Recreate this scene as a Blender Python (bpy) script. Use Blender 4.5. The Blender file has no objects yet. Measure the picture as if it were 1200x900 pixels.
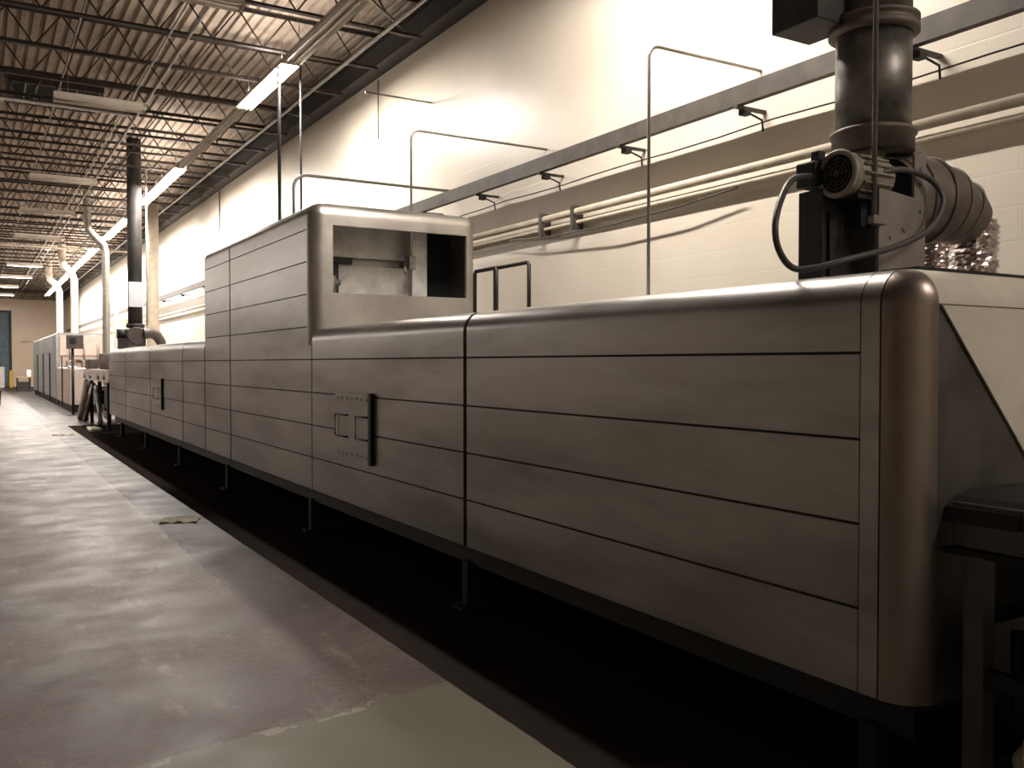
import bpy, bmesh, math, random
from mathutils import Vector, Matrix
random.seed(7)
PI = math.pi
S = bpy.context.scene
C = S.collection

# ------------------------------------------------------------------ materials
def mat(name, col, rough=0.5, metal=0.0, noise=0.0, scale=4.0, bump=0.0, bscale=40.0, rvar=0.0,
        emit=None, estr=0.0, col2=None, stretch=(1, 1, 1), spec=None):
    m = bpy.data.materials.new(name); m.use_nodes = True
    nt = m.node_tree; n = nt.nodes; l = nt.links
    b = n['Principled BSDF']
    b.inputs['Base Color'].default_value = (*col, 1)
    b.inputs['Roughness'].default_value = rough
    b.inputs['Metallic'].default_value = metal
    if spec is not None: b.inputs['Specular IOR Level'].default_value = spec
    if emit:
        b.inputs['Emission Color'].default_value = (*emit, 1)
        b.inputs['Emission Strength'].default_value = estr
    if noise or rvar or bump:
        tc = n.new('ShaderNodeTexCoord'); mp = n.new('ShaderNodeMapping')
        mp.inputs['Scale'].default_value = stretch
        l.new(tc.outputs['Object'], mp.inputs['Vector'])
    if noise or rvar:
        t = n.new('ShaderNodeTexNoise'); t.inputs['Scale'].default_value = scale
        t.inputs['Detail'].default_value = 6; t.inputs['Roughness'].default_value = 0.6
        l.new(mp.outputs[0], t.inputs['Vector'])
    if noise:
        r = n.new('ShaderNodeValToRGB')
        c2 = col2 or tuple(max(0, c * (1 - noise)) for c in col)
        r.color_ramp.elements[0].position = 0.35; r.color_ramp.elements[0].color = (*c2, 1)
        r.color_ramp.elements[1].position = 0.62; r.color_ramp.elements[1].color = (*col, 1)
        l.new(t.outputs['Fac'], r.inputs['Fac']); l.new(r.outputs[0], b.inputs['Base Color'])
    if rvar:
        mr = n.new('ShaderNodeMapRange')
        mr.inputs['From Min'].default_value = 0.3; mr.inputs['From Max'].default_value = 0.7
        mr.inputs['To Min'].default_value = rough - rvar; mr.inputs['To Max'].default_value = rough + rvar
        l.new(t.outputs['Fac'], mr.inputs['Value']); l.new(mr.outputs[0], b.inputs['Roughness'])
    if bump:
        t2 = n.new('ShaderNodeTexNoise'); t2.inputs['Scale'].default_value = bscale
        l.new(mp.outputs[0], t2.inputs['Vector'])
        bp = n.new('ShaderNodeBump'); bp.inputs['Strength'].default_value = bump; bp.inputs['Distance'].default_value = 0.01
        l.new(t2.outputs['Fac'], bp.inputs['Height']); l.new(bp.outputs[0], b.inputs['Normal'])
    return m

def wall_material(name, col, col2):
    m = bpy.data.materials.new(name); m.use_nodes = True
    nt = m.node_tree; n = nt.nodes; l = nt.links; b = n['Principled BSDF']
    b.inputs['Roughness'].default_value = 0.36
    tc = n.new('ShaderNodeTexCoord'); sp = n.new('ShaderNodeSeparateXYZ'); cb = n.new('ShaderNodeCombineXYZ')
    l.new(tc.outputs['Object'], sp.inputs[0])
    ad = n.new('ShaderNodeMath'); ad.operation = 'ADD'
    l.new(sp.outputs['X'], ad.inputs[0]); l.new(sp.outputs['Y'], ad.inputs[1])
    l.new(ad.outputs[0], cb.inputs['X']); l.new(sp.outputs['Z'], cb.inputs['Y'])
    br = n.new('ShaderNodeTexBrick'); br.inputs['Scale'].default_value = 1.0
    br.inputs['Brick Width'].default_value = 0.4; br.inputs['Row Height'].default_value = 0.2
    br.inputs['Mortar Size'].default_value = 0.006; br.inputs['Mortar Smooth'].default_value = 0.6
    br.inputs['Color1'].default_value = (1, 1, 1, 1); br.inputs['Color2'].default_value = (0.9, 0.9, 0.9, 1)
    br.inputs['Mortar'].default_value = (0.0, 0.0, 0.0, 1)
    l.new(cb.outputs[0], br.inputs['Vector'])
    t = n.new('ShaderNodeTexNoise'); t.inputs['Scale'].default_value = 1.3; t.inputs['Detail'].default_value = 7
    l.new(tc.outputs['Object'], t.inputs['Vector'])
    r = n.new('ShaderNodeValToRGB')
    r.color_ramp.elements[0].position = 0.3; r.color_ramp.elements[0].color = (*col2, 1)
    r.color_ramp.elements[1].position = 0.65; r.color_ramp.elements[1].color = (*col, 1)
    l.new(t.outputs['Fac'], r.inputs['Fac']); l.new(r.outputs[0], b.inputs['Base Color'])
    t2 = n.new('ShaderNodeTexNoise'); t2.inputs['Scale'].default_value = 9; t2.inputs['Detail'].default_value = 4
    l.new(tc.outputs['Object'], t2.inputs['Vector'])
    mx = n.new('ShaderNodeMath'); mx.operation = 'MULTIPLY_ADD'; mx.inputs[1].default_value = 0.8
    l.new(t2.outputs['Fac'], mx.inputs[0]); l.new(br.outputs['Color'], mx.inputs[2])
    bp = n.new('ShaderNodeBump'); bp.inputs['Strength'].default_value = 0.16; bp.inputs['Distance'].default_value = 0.008
    l.new(mx.outputs[0], bp.inputs['Height']); l.new(bp.outputs[0], b.inputs['Normal'])
    return m

def floor_material():
    m = bpy.data.materials.new('worn_concrete'); m.use_nodes = True
    nt = m.node_tree; n = nt.nodes; l = nt.links; b = n['Principled BSDF']
    tc = n.new('ShaderNodeTexCoord'); sp = n.new('ShaderNodeSeparateXYZ'); l.new(tc.outputs['Object'], sp.inputs[0])
    def noise(scale, det=6, stretch=(1, 1, 1), rough=0.6):
        mp = n.new('ShaderNodeMapping'); mp.inputs['Scale'].default_value = stretch
        l.new(tc.outputs['Object'], mp.inputs['Vector'])
        t = n.new('ShaderNodeTexNoise'); t.inputs['Scale'].default_value = scale; t.inputs['Detail'].default_value = det
        t.inputs['Roughness'].default_value = rough
        l.new(mp.outputs[0], t.inputs['Vector']); return t.outputs['Fac']
    def mth(op, a, bb, cc=None):
        x = n.new('ShaderNodeMath'); x.operation = op
        for i, v in enumerate((a, bb, cc)):
            if v is None: continue
            if isinstance(v, (int, float)): x.inputs[i].default_value = v
            else: l.new(v, x.inputs[i])
        return x.outputs[0]
    def ramp(f, stops):
        r = n.new('ShaderNodeValToRGB'); e = r.color_ramp.elements
        while len(e) < len(stops): e.new(0.5)
        for i, (p, c) in enumerate(stops): e[i].position = p; e[i].color = (*c, 1)
        l.new(f, r.inputs['Fac']); return r.outputs[0]
    def mix(f, a, bb):
        x = n.new('ShaderNodeMix'); x.data_type = 'RGBA'
        if isinstance(f, (int, float)): x.inputs[0].default_value = f
        else: l.new(f, x.inputs[0])
        for s, v in ((6, a), (7, bb)):
            if isinstance(v, tuple): x.inputs[s].default_value = (*v, 1)
            else: l.new(v, x.inputs[s])
        return x.outputs[2]
    big = noise(0.9, 5); fine = noise(6, 8); edge = noise(3.5, 6)
    base = ramp(big, [(0.3, FLOOR_A), (0.7, FLOOR_B)])
    base = mix(mth('MULTIPLY', ramp(fine, [(0.35, (0, 0, 0)), (0.6, (1, 1, 1))]), 0.35), base, (0.06, 0.05, 0.045))
    grit = noise(28, 6, (1, 1, 1), 0.7)
    base = mix(mth('MULTIPLY', ramp(grit, [(0.42, (1, 1, 1)), (0.56, (0, 0, 0))]), 0.45), base, (0.04, 0.032, 0.028))
    scr = ramp(noise(2.2, 8, (1.6, 0.7, 1), 0.7), [(0.56, (0, 0, 0)), (0.7, (1, 1, 1))])
    base = mix(mth('MULTIPLY', scr, 0.6), base, (0.23, 0.195, 0.18))
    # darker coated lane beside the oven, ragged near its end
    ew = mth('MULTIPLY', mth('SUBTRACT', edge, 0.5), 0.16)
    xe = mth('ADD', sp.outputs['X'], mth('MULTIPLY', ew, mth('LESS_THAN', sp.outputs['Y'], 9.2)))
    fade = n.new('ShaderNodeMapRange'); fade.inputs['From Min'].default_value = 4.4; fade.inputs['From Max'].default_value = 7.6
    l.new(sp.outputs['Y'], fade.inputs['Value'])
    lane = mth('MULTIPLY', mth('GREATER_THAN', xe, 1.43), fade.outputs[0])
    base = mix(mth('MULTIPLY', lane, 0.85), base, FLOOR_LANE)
    # transverse joint: pale sealed patch in front of it
    yj = mth('MULTIPLY_ADD', mth('SUBTRACT', edge, 0.5), 0.07, sp.outputs['Y'])
    jl = mth('MULTIPLY_ADD', sp.outputs['X'], -0.14, yj)
    near = mth('LESS_THAN', jl, 3.49)
    base = mix(near, base, mix(mth('MULTIPLY', fine, 0.35), FLOOR_NEAR, (0.095, 0.088, 0.068)))
    chip = mth('MULTIPLY', mth('LESS_THAN', mth('ABSOLUTE', mth('SUBTRACT', jl, 3.47), 0), 0.035), mth('GREATER_THAN', fine, 0.56))
    base = mix(mth('MULTIPLY', chip, 0.3), base, (0.42, 0.39, 0.35))
    # oven's cast shadow painted into the floor colour, with the sheen removed
    oven_shade = mth('GREATER_THAN', mth('MULTIPLY_ADD', mth('SUBTRACT', edge, 0.5), 0.02, sp.outputs['X']), 1.90)
    oven_shade = mth('MULTIPLY', oven_shade, mth('LESS_THAN', sp.outputs['Y'], 24.0))
    base = mix(oven_shade, base, mix(fine, (0.015, 0.012, 0.011), (0.028, 0.023, 0.02)))
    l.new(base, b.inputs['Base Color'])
    rr = n.new('ShaderNodeMapRange'); rr.inputs['From Min'].default_value = 0.3; rr.inputs['From Max'].default_value = 0.7
    rr.inputs['To Min'].default_value = 0.4; rr.inputs['To Max'].default_value = 0.62
    l.new(noise(1.8, 7), rr.inputs['Value']); l.new(rr.outputs[0], b.inputs['Roughness'])
    l.new(mth('MULTIPLY_ADD', oven_shade, -0.14, 0.14), b.inputs['Specular IOR Level'])
    bp = n.new('ShaderNodeBump'); bp.inputs['Strength'].default_value = 0.12; bp.inputs['Distance'].default_value = 0.01
    l.new(noise(14, 6), bp.inputs['Height']); l.new(bp.outputs[0], b.inputs['Normal'])
    return m

FLOOR_A = (0.045, 0.034, 0.03); FLOOR_B = (0.15, 0.117, 0.105)
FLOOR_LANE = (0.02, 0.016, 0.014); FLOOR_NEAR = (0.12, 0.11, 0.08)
M = {}
M['wall'] = wall_material('cream_painted_block', (0.78, 0.71, 0.605), (0.71, 0.64, 0.535))
M['farwall'] = wall_material('tan_painted_block', (0.8, 0.62, 0.45), (0.75, 0.57, 0.41))
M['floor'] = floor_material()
M['deck'] = mat('dusty_roof_deck', (0.5, 0.41, 0.33), 0.75, 0, 0.35, 1.5)
M['joist'] = mat('dark_red_brown_steel', (0.075, 0.055, 0.045), 0.6, 0.2, 0.4, 8)
M['girder'] = mat('dark_grey_steel', (0.05, 0.046, 0.043), 0.6, 0.2, 0.3, 6)
M['oven'] = mat('brushed_stainless', (0.38, 0.36, 0.34), 0.4, 0.85, 0.5, 1.5, 0.3, 2.5, 0.08, stretch=(1, 0.35, 1.6))
M['oven_roll'] = mat('rolled_stainless', (0.42, 0.395, 0.365), 0.4, 0.85, 0.2, 3, rvar=0.06)
M['corner'] = mat('copper_glint_stainless', (0.29, 0.26, 0.24), 0.34, 0.85, 0.5, 3.0, rvar=0.06, col2=(0.25, 0.195, 0.165), stretch=(1, 1, 0.45))  # coppery reflection on the corner post mixed into the colour as brown mottling
M['endface'] = mat('grimy_stainless', (0.13, 0.118, 0.108), 0.5, 0.6, 0.45, 4, rvar=0.08)
M['plate'] = mat('pale_galvanised_plate', (0.74, 0.69, 0.6), 0.5, 0.0, 0.12, 5)
M['seam'] = mat('dark_joint', (0.02, 0.018, 0.016), 0.8)
M['black'] = mat('black_painted_steel', (0.012, 0.012, 0.012), 0.55, 0, 0.3, 9)
M['frame'] = mat('dark_frame_steel', (0.011, 0.010, 0.009), 0.6, 0.2, 0.4, 9)
M['void'] = mat('opening_shade_black', (0.008, 0.008, 0.008), 0.9)  # near-black stands in for shade inside openings; also colours the display
M['galv'] = mat('galvanised_duct', (0.31, 0.295, 0.28), 0.42, 0.75, 0.6, 6, rvar=0.08)
M['galv_dirty'] = mat('dusty_galvanised_duct', (0.22, 0.185, 0.155), 0.6, 0.45, 0.45, 7, rvar=0.08)
M['conduit'] = mat('conduit_steel', (0.33, 0.31, 0.28), 0.4, 0.7, 0.2, 12)
M['paint_pipe'] = mat('cream_painted_pipe', (0.66, 0.58, 0.46), 0.45, 0, 0.2, 6)
M['beam'] = mat('grey_brown_channel', (0.09, 0.078, 0.066), 0.55, 0.2, 0.35, 5)
M['motor'] = mat('dusty_motor_paint', (0.33, 0.29, 0.25), 0.55, 0.1, 0.3, 12)
M['plate_grey'] = mat('grey_bracket_steel', (0.33, 0.30, 0.28), 0.5, 0.5, 0.25, 8)
M['foil'] = mat('crumpled_foil', (0.8, 0.72, 0.7), 0.18, 1.0, 0.2, 14)
M['rubber'] = mat('grey_flexible_conduit', (0.07, 0.065, 0.06), 0.45)
M['housing'] = mat('white_enamel_housing', (0.62, 0.55, 0.46), 0.45, 0, 0.15, 6)
M['tube_off'] = mat('unlit_tube_glass', (0.75, 0.7, 0.64), 0.2)
M['tube_on'] = mat('lit_tube', (1, 1, 1), 0.3, emit=(1.0, 0.93, 0.82), estr=14)
M['tray'] = mat('inner_stainless', (0.66, 0.64, 0.61), 0.4, 0.3, 0.35, 5, rvar=0.1)
M['blue_grey'] = mat('blue_grey_panel', (0.30, 0.31, 0.31), 0.45, 0.3, 0.3, 3)
M['pinkish'] = mat('pinkish_grey_panel', (0.50, 0.41, 0.37), 0.5, 0.2, 0.2, 2)
M['belt'] = mat('pale_belt', (0.62, 0.53, 0.48), 0.55, 0, 0.3, 6)
M['signplate'] = mat('pale_blue_grey_sheet', (0.60, 0.62, 0.66), 0.5)
M['paper'] = mat('crumpled_paper', (0.75, 0.7, 0.6), 0.8, 0, 0.15, 20)
M['plastic'] = mat('white_plastic_bag', (0.72, 0.66, 0.62), 0.45, 0, 0.15, 12)
M['yellow'] = mat('safety_yellow', (0.75, 0.5, 0.03), 0.5, 0, 0.15, 6)
M['bluedoor'] = mat('blue_grey_door', (0.10, 0.16, 0.22), 0.5, 0, 0.4, 3)
M['cabinet_dark'] = mat('dark_brown_enamel', (0.07, 0.05, 0.045), 0.5, 0, 0.3, 6)
M['wood'] = mat('worn_wood', (0.30, 0.22, 0.16), 0.7, 0, 0.4, 9)

# ------------------------------------------------------------------ mesh helpers
class MB:
    def __init__(self): self.bm = bmesh.new(); self.mi = 0
    def faces_from(self, n0):
        self.bm.faces.ensure_lookup_table()
        for f in self.bm.faces[n0:]: f.material_index = self.mi
    def box(self, x0, x1, y0, y1, z0, z1, bev=0.0, seg=2):
        n0 = len(self.bm.faces)
        vs = [self.bm.verts.new((x, y, z)) for x in (x0, x1) for y in (y0, y1) for z in (z0, z1)]
        idx = [(0, 1, 3, 2), (4, 6, 7, 5), (0, 4, 5, 1), (2, 3, 7, 6), (0, 2, 6, 4), (1, 5, 7, 3)]
        fs = [self.bm.faces.new([vs[i] for i in q]) for q in idx]
        if bev:
            es = list({e for f in fs for e in f.edges})
            bmesh.ops.bevel(self.bm, geom=es, offset=bev, segments=seg, profile=0.5, affect='EDGES')
            for f in self.bm.faces:
                if f.index == -1: f.material_index = self.mi
        else:
            for f in fs: f.material_index = self.mi
        return self
    def tube(self, pts, r, seg=12, cap=True, closed=False):
        pts = [Vector(p) for p in pts]; N = len(pts)
        rs = r if isinstance(r, (list, tuple)) else [r] * N
        rings = []; up = None
        for i, p in enumerate(pts):
            a = pts[i - 1] if i else p; b = pts[i + 1] if i < N - 1 else p
            t = (b - a).normalized()
            if up is None:
                up = Vector((0, 0, 1)) if abs(t.z) < 0.9 else Vector((0, 1, 0))
            x = t.cross(up)
            if x.length < 1e-4: up = Vector((1, 0, 0)); x = t.cross(up)
            x.normalize(); y = x.cross(t).normalized(); up = y
            rings.append([self.bm.verts.new(p + (x * math.cos(k * 2 * PI / seg) + y * math.sin(k * 2 * PI / seg)) * rs[i]) for k in range(seg)])
        for i in range(N - 1):
            for k in range(seg):
                f = self.bm.faces.new((rings[i][k], rings[i][(k + 1) % seg], rings[i + 1][(k + 1) % seg], rings[i + 1][k]))
                f.smooth = True; f.material_index = self.mi
        if cap:
            f = self.bm.faces.new(rings[0][::-1]); f.material_index = self.mi
            f = self.bm.faces.new(rings[-1]); f.material_index = self.mi
        return self
    def lathe(self, prof, seg=24, M4=None, smooth=True):
        rings = []
        for (r, z) in prof:
            rings.append([self.bm.verts.new((r * math.cos(k * 2 * PI / seg), r * math.sin(k * 2 * PI / seg), z)) for k in range(seg)])
        nv = []
        for i in range(len(prof) - 1):
            for k in range(seg):
                f = self.bm.faces.new((rings[i][k], rings[i][(k + 1) % seg], rings[i + 1][(k + 1) % seg], rings[i + 1][k]))
                f.smooth = smooth; f.material_index = self.mi
        for rg, rev in ((rings[0], True), (rings[-1], False)):
            f = self.bm.faces.new(rg[::-1] if rev else rg); f.material_index = self.mi
        if M4 is not None:
            for rg in rings:
                for v in rg: v.co = M4 @ v.co
        return self
    def prism(self, poly, fn, y0, y1):
        # poly: 2D points; fn(p, t) -> 3D
        a = [self.bm.verts.new(fn(p, y0)) for p in poly]; b = [self.bm.verts.new(fn(p, y1)) for p in poly]
        n = len(poly)
        for i in range(n):
            f = self.bm.faces.new((a[i], a[(i + 1) % n], b[(i + 1) % n], b[i])); f.material_index = self.mi
        f = self.bm.faces.new(a[::-1]); f.material_index = self.mi
        f = self.bm.faces.new(b); f.material_index = self.mi
        return self
    def build(self, name, m, parent=None, smooth=None, origin=None):
        bm = self.bm
        bmesh.ops.recalc_face_normals(bm, faces=bm.faces)
        if parent is None and origin is None:
            xs = [v.co.x for v in bm.verts]; ys = [v.co.y for v in bm.verts]; zs = [v.co.z for v in bm.verts]
            origin = ((min(xs) + max(xs)) / 2, (min(ys) + max(ys)) / 2, min(zs))
        o_ = Vector(origin) if origin is not None else Vector((0, 0, 0))
        if parent is not None:
            p = parent; o_ = Vector((0, 0, 0))
            while p is not None: o_ += Vector(p.location); p = p.parent
        for v in bm.verts: v.co -= o_
        me = bpy.data.meshes.new(name); bm.to_mesh(me); bm.free()
        for mm in (m if isinstance(m, (list, tuple)) else [m]): me.materials.append(mm)
        ob = bpy.data.objects.new(name, me); C.objects.link(ob)
        if parent is not None: ob.parent = parent
        else: ob.location = o_
        if smooth:
            for p in me.polygons: p.use_smooth = True
            me.set_sharp_from_angle(angle=math.radians(smooth))
        return ob

def tag(o, label=None, cat=None, group=None, kind=None):
    if label: o['label'] = label
    if cat: o['category'] = cat
    if group: o['group'] = group
    if kind: o['kind'] = kind
    return o
def thing(name, loc, label, cat, group=None):
    o = bpy.data.objects.new(name, None); C.objects.link(o); o.location = loc; o.empty_display_size = 0.1
    return tag(o, label, cat, group)
def copy_tree(o, parent=None):
    c = o.copy(); C.objects.link(c); c.parent = parent
    for ch in list(o.children): copy_tree(ch, c)
    return c
def struct(o): o['kind'] = 'structure'; return o
def arc(c, r, a0, a1, n, ax1, ax2):
    c = Vector(c); ax1 = Vector(ax1); ax2 = Vector(ax2)
    return [tuple(c + (ax1 * math.cos(a0 + (a1 - a0) * i / n) + ax2 * math.sin(a0 + (a1 - a0) * i / n)) * r) for i in range(n + 1)]

XW = 5.1; YF = 66.0; YB = -5.0; XL = -18.0; ZD = 6.2

# ------------------------------------------------------------------ setting
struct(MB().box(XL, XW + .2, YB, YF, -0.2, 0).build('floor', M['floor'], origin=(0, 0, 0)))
struct(MB().box(XW, XW + .2, YB, YF, 0, ZD + .1).build('wall_right', M['wall'], origin=(0, 0, 0)))
struct(MB().box(XL - .2, XL, YB, YF, 0, ZD + .1).build('wall_left', M['wall'], origin=(0, 0, 0)))
struct(MB().box(XL, XW + .2, YB - .2, YB, 0, ZD + .1).build('wall_back', M['wall'], origin=(0, 0, 0)))
w = MB(); w.box(2.05, XW + .2, YF, YF + .2, 0, ZD + .1); w.box(XL, 2.05, YF, YF + .2, 4.85, ZD + .1); w.box(XL, -1.6, YF, YF + .2, 0, 4.85)
struct(w.build('wall_far', M['farwall'], origin=(0, 0, 0)))
d = MB(); d.box(-1.6, 2.0, YF + .1, YF + .16, 0, 4.82)
dr = struct(d.build('door_1', M['bluedoor'], origin=(0.2, YF + .1, 0)))
fr = MB(); fr.box(1.93, 2.08, YF - .06, YF + .05, 0, 4.9); fr.box(-1.68, 1.93, YF - .06, YF + .05, 4.78, 4.9); fr.box(-1.68, -1.58, YF - .06, YF + .05, 0, 4.78)
fr.build('door_frame', M['black'], dr)
for k in range(4):
    MB().box(-1.5, 1.9, YF + .06, YF + .1, 0.25 + k * 1.15, 1.25 + k * 1.15, .01).build('door_panel', M['bluedoor'], dr)
# corrugated roof deck, ribs along the hall
dk = MB(); poly = []; x = XL
while x < XW + .1:
    poly += [(x, ZD), (x + .075, ZD), (x + .09, ZD + .045), (x + .135, ZD + .045)]; x += .15
top = [(poly[-1][0], ZD + .1), (poly[0][0], ZD + .1)]
hx0, hx1, hy0, hy1 = 0.6, 1.9, 16.4, 18.4
va = [dk.bm.verts.new((p[0], YB, p[1])) for p in poly]; vb = [dk.bm.verts.new((p[0], YF, p[1])) for p in poly]
for i in range(len(poly) - 1): dk.bm.faces.new((va[i], va[i + 1], vb[i + 1], vb[i]))
dk.box(XL, XW + .2, YB, YF, ZD + .1, ZD + .2)
struct(dk.build('ceiling', M['deck'], origin=(0, 0, 0)))
g = MB(); g.box(4.86, 5.1, YB, YF, 5.66, 5.69); g.box(4.97, 4.99, YB, YF, 5.69, 6.02); g.box(4.86, 5.1, YB, YF, 6.02, 6.05)
struct(g.build('trim_1', M['girder'], origin=(4.98, 0, 5.66)))
# dark roof opening with bars
h = thing('roof_vent', (1.25, 17.4, ZD - .2), 'dark barred roof vent between the joists, beyond the nearest crosswise tube light', 'vent')
b_ = MB(); b_.box(.6, 1.9, 16.75, 18.1, ZD - .06, ZD - .02); b_.build('opening', M['void'], h)
b_ = MB()
for (x0, x1, y0, y1) in ((.55, .62, 16.7, 18.15), (1.88, 1.95, 16.7, 18.15), (.62, 1.88, 16.7, 16.77), (.62, 1.88, 18.08, 18.15)): b_.box(x0, x1, y0, y1, ZD - .12, ZD)
b_.build('curb', M['joist'], h)
for x in (.78, .95, 1.3, 1.55): MB().tube([(x, 16.77, ZD - .1), (x, 18.08, ZD - .1)], .014, 8).build('bar', M['conduit'], h)

# ------------------------------------------------------------------ joists
def make_joist():
    t = thing('roof_joist', (0, 0, 5.58), 'dark open web steel joist crossing under the corrugated roof deck', 'roof joist', 'steel roof joists')
    x0, x1 = XL + .1, 4.86
    a = MB(); a.box(x0, x1, -.035, -.006, 5.58, 5.586); a.box(x0, x1, .006, .035, 5.58, 5.586); a.box(x0, x1, -.012, -.006, 5.586, 5.62); a.box(x0, x1, .006, .012, 5.586, 5.62)
    a.build('bottom_chord', M['joist'], t)
    a = MB(); a.box(x0, x1 + .24, -.045, .045, 6.06, 6.068); a.box(x0, x1 + .1, -.012, -.006, 6.02, 6.06); a.box(x0, x1 + .1, .006, .012, 6.02, 6.06)
    a.build('top_chord', M['joist'], t)
    a = MB(); x = x0 + .05; up = False; pts = []
    while x < x1:
        pts.append((x, 0, 6.04 if up else 5.6)); up = not up; x += .32
    for p, q in zip(pts, pts[1:]): a.tube([p, q], .011, 6)
    a.build('web', M['joist'], t)
    return t
j0 = make_joist(); j0.location.y = 7.53
k = 1
while 7.53 + 1.4 * k < 65:
    j = copy_tree(j0); j.location.y = 7.53 + 1.4 * k; k += 1

# ceiling runs along the hall
def run(name, x, z, r, y0, y1, m, label, cat, sag=0):
    n = 24; pts = [(x + (random.random() - .5) * .006, y0 + (y1 - y0) * i / n, z - sag * math.sin(PI * i / n)) for i in range(n + 1)]
    return tag(MB().tube(pts, r, 8).build(name, m), label, cat)
run('ceiling_conduit', 2.10, 5.53, .014, YB + .1, 60, M['conduit'], 'thin conduit running lengthwise under the joists, left one of the close pair', 'conduit')
run('ceiling_conduit', 2.32, 5.53, .018, YB + .1, 60, M['conduit'], 'slightly thicker conduit running lengthwise under the joists, right one of the close pair', 'conduit')
run('ceiling_conduit', 4.35, 5.55, .022, YB + .1, 62, M['conduit'], 'lengthwise pipe under the joists between the tube light row and the wall', 'pipe')
run('ceiling_conduit', 1.15, 5.66, .014, YB + .1, 60, M['conduit'], 'thin lengthwise conduit over the crosswise unlit tube lights', 'conduit')
# cross pipes near the roof
tag(MB().tube([(-6, 15.6, 5.5), (2.2, 15.6, 5.5)], .03, 10).build('ceiling_pipe', M['conduit']), 'crosswise pipe below the joists beside the dark roof vent', 'pipe')
tag(MB().tube([(-6, 33.4, 5.35), (5.0, 33.4, 5.35)], .035, 10).build('ceiling_pipe', M['paint_pipe']), 'pale crosswise pipe under the far joists, near the lit crosswise lights', 'pipe')
tag(MB().tube([(3.15, 9.3, 6.0), (3.9, 9.8, 5.75), (4.75, 10.4, 5.62)], .022, 8).build('diagonal_brace', M['conduit']), 'diagonal steel brace from the joists down to the top of the wall', 'brace')
tag(MB().tube([(4.2, 10.54, 4.87), (5.1, 10.54, 4.87)], .012, 8).build('wall_rod', M['conduit']), 'thin rod sticking out of the wall top beside the lit tube light', 'rod')

# ------------------------------------------------------------------ tube light row
LIT = set([-3, 0, 3, 4, 6, 7, 9, 10, 11, 12, 13, 14, 15, 16, 17, 18])
def fixture_mesh(lit, L, t, along='y'):
    def bx(mb, a0, a1, b0, b1, z0, z1, **kw):
        if along == 'y': mb.box(b0, b1, a0, a1, z0, z1, **kw)
        else: mb.box(a0, a1, b0, b1, z0, z1, **kw)
    f = lambda p, q: (p[0], q, p[1]) if along == 'y' else (q, p[0], p[1])
    hh = MB(); bx(hh, -L / 2, L / 2, -.055, .055, .06, .12); hh.build('housing', M['housing'], t)
    r = MB(); prof = [(-.115, 0.0), (-.111, 0.004), (-.06, .062), (.06, .062), (.111, .004), (.115, 0.0), (.062, .055), (-.062, .055)]
    r.prism(prof, f, -L / 2, L / 2); r.build('reflector', M['housing'], t)
    for s in (-.05, .05):
        q = MB()
        p0 = (s, -L / 2 + .03, .03) if along == 'y' else (-L / 2 + .03, s, .03)
        p1 = (s, L / 2 - .03, .03) if along == 'y' else (L / 2 - .03, s, .03)
        q.tube([p0, p1], .016, 8); q.build('tube', M['tube_on'] if lit else M['tube_off'], t)
    for e in (-L / 2, L / 2):
        q = MB(); bx(q, e - .006, e + .006, -.07, .07, .012, .1); q.build('end_cap', M['housing'], t)
    return t
def light(loc, sx, sy, power, rot=(0, 0, 0), col=(1.0, .915, .83)):
    d = bpy.data.lights.new('tube_glow', 'AREA'); d.shape = 'RECTANGLE'; d.size = sx; d.size_y = sy
    d.energy = power; d.color = col
    o = bpy.data.objects.new('tube_glow', d); C.objects.link(o); o.location = loc
    o.rotation_euler = rot
    return o
def hangers(t, L, along='y'):
    for s in (-L * .35, L * .35):
        p = (0, s) if along == 'y' else (s, 0)
        MB().tube([(p[0], p[1], .12), (p[0], p[1], .40)], .005, 6).build('hanger', M['conduit'], t)
POW = 450; TILT = 42; UP = .07
protos = {}
def put_fixture(x, y, z, lit, L, along, label, group=None, power=POW):
    key = (lit, L, along)
    if key not in protos:
        t = thing('tube_light', (0, 0, 0), 'x', 'tube light'); fixture_mesh(lit, L, t, along); hangers(t, L, along)
        protos[key] = t
    else: t = copy_tree(protos[key])
    t.location = (x, y, z); t['label'] = label
    if group: t['group'] = group
    elif 'group' in t: del t['group']
    if lit:
        for sg in (-1, 1):
            if along == 'y': light((x + sg * .035, y, z + .005), .07, L - .1, power / 2, (0, -sg * math.radians(TILT), 0))
            else: light((x, y + sg * .035, z + .005), L - .1, .07, power / 2, (sg * math.radians(TILT), 0, 0))
            # added upward lamp above the housing, brightens the roof deck
        if along == 'y': light((x, y, z + .125), .08, L - .1, power * UP, (PI, 0, 0))
    return t
row = {-1: 'unlit white tube light housing at the top edge, in the row above the oven',
       0: 'glowing tube light nearest the viewer, above the tall oven tower',
       1: 'unlit tube light just beyond the nearest glowing one',
       2: 'unlit tube light just before the pair of glowing ones',
       3: 'glowing tube light, nearer one of the touching pair',
       4: 'glowing tube light, farther one of the touching pair',
       5: 'unlit tube light beside the dark exhaust stack',
       6: 'glowing tube light just left of the dark exhaust stack',
       7: 'glowing tube light left of the dark stack, second of its run'}
for k in range(-3, 19):
    y = 11.0 + 2.3 * k + 1.15
    if k == -2: continue
    lit = k in LIT
    z = 5.2 if k < 9 else 5.2 - .004 * (k - 8)
    lab = row.get(k)
    if k < -1: lab = 'lit tube light over the near end of the oven, above the top of the picture'
    grp = None
    if lab is None:
        lab = 'tube light in the far run of glowing lights above the second machine'; grp = 'far glowing tube lights'
    t_ = put_fixture(3.4, y, z, lit, 2.28, 'y', lab, grp)
    if k in (1, 2, 5, 8): t_.scale = (.55, 1, .8)
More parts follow.
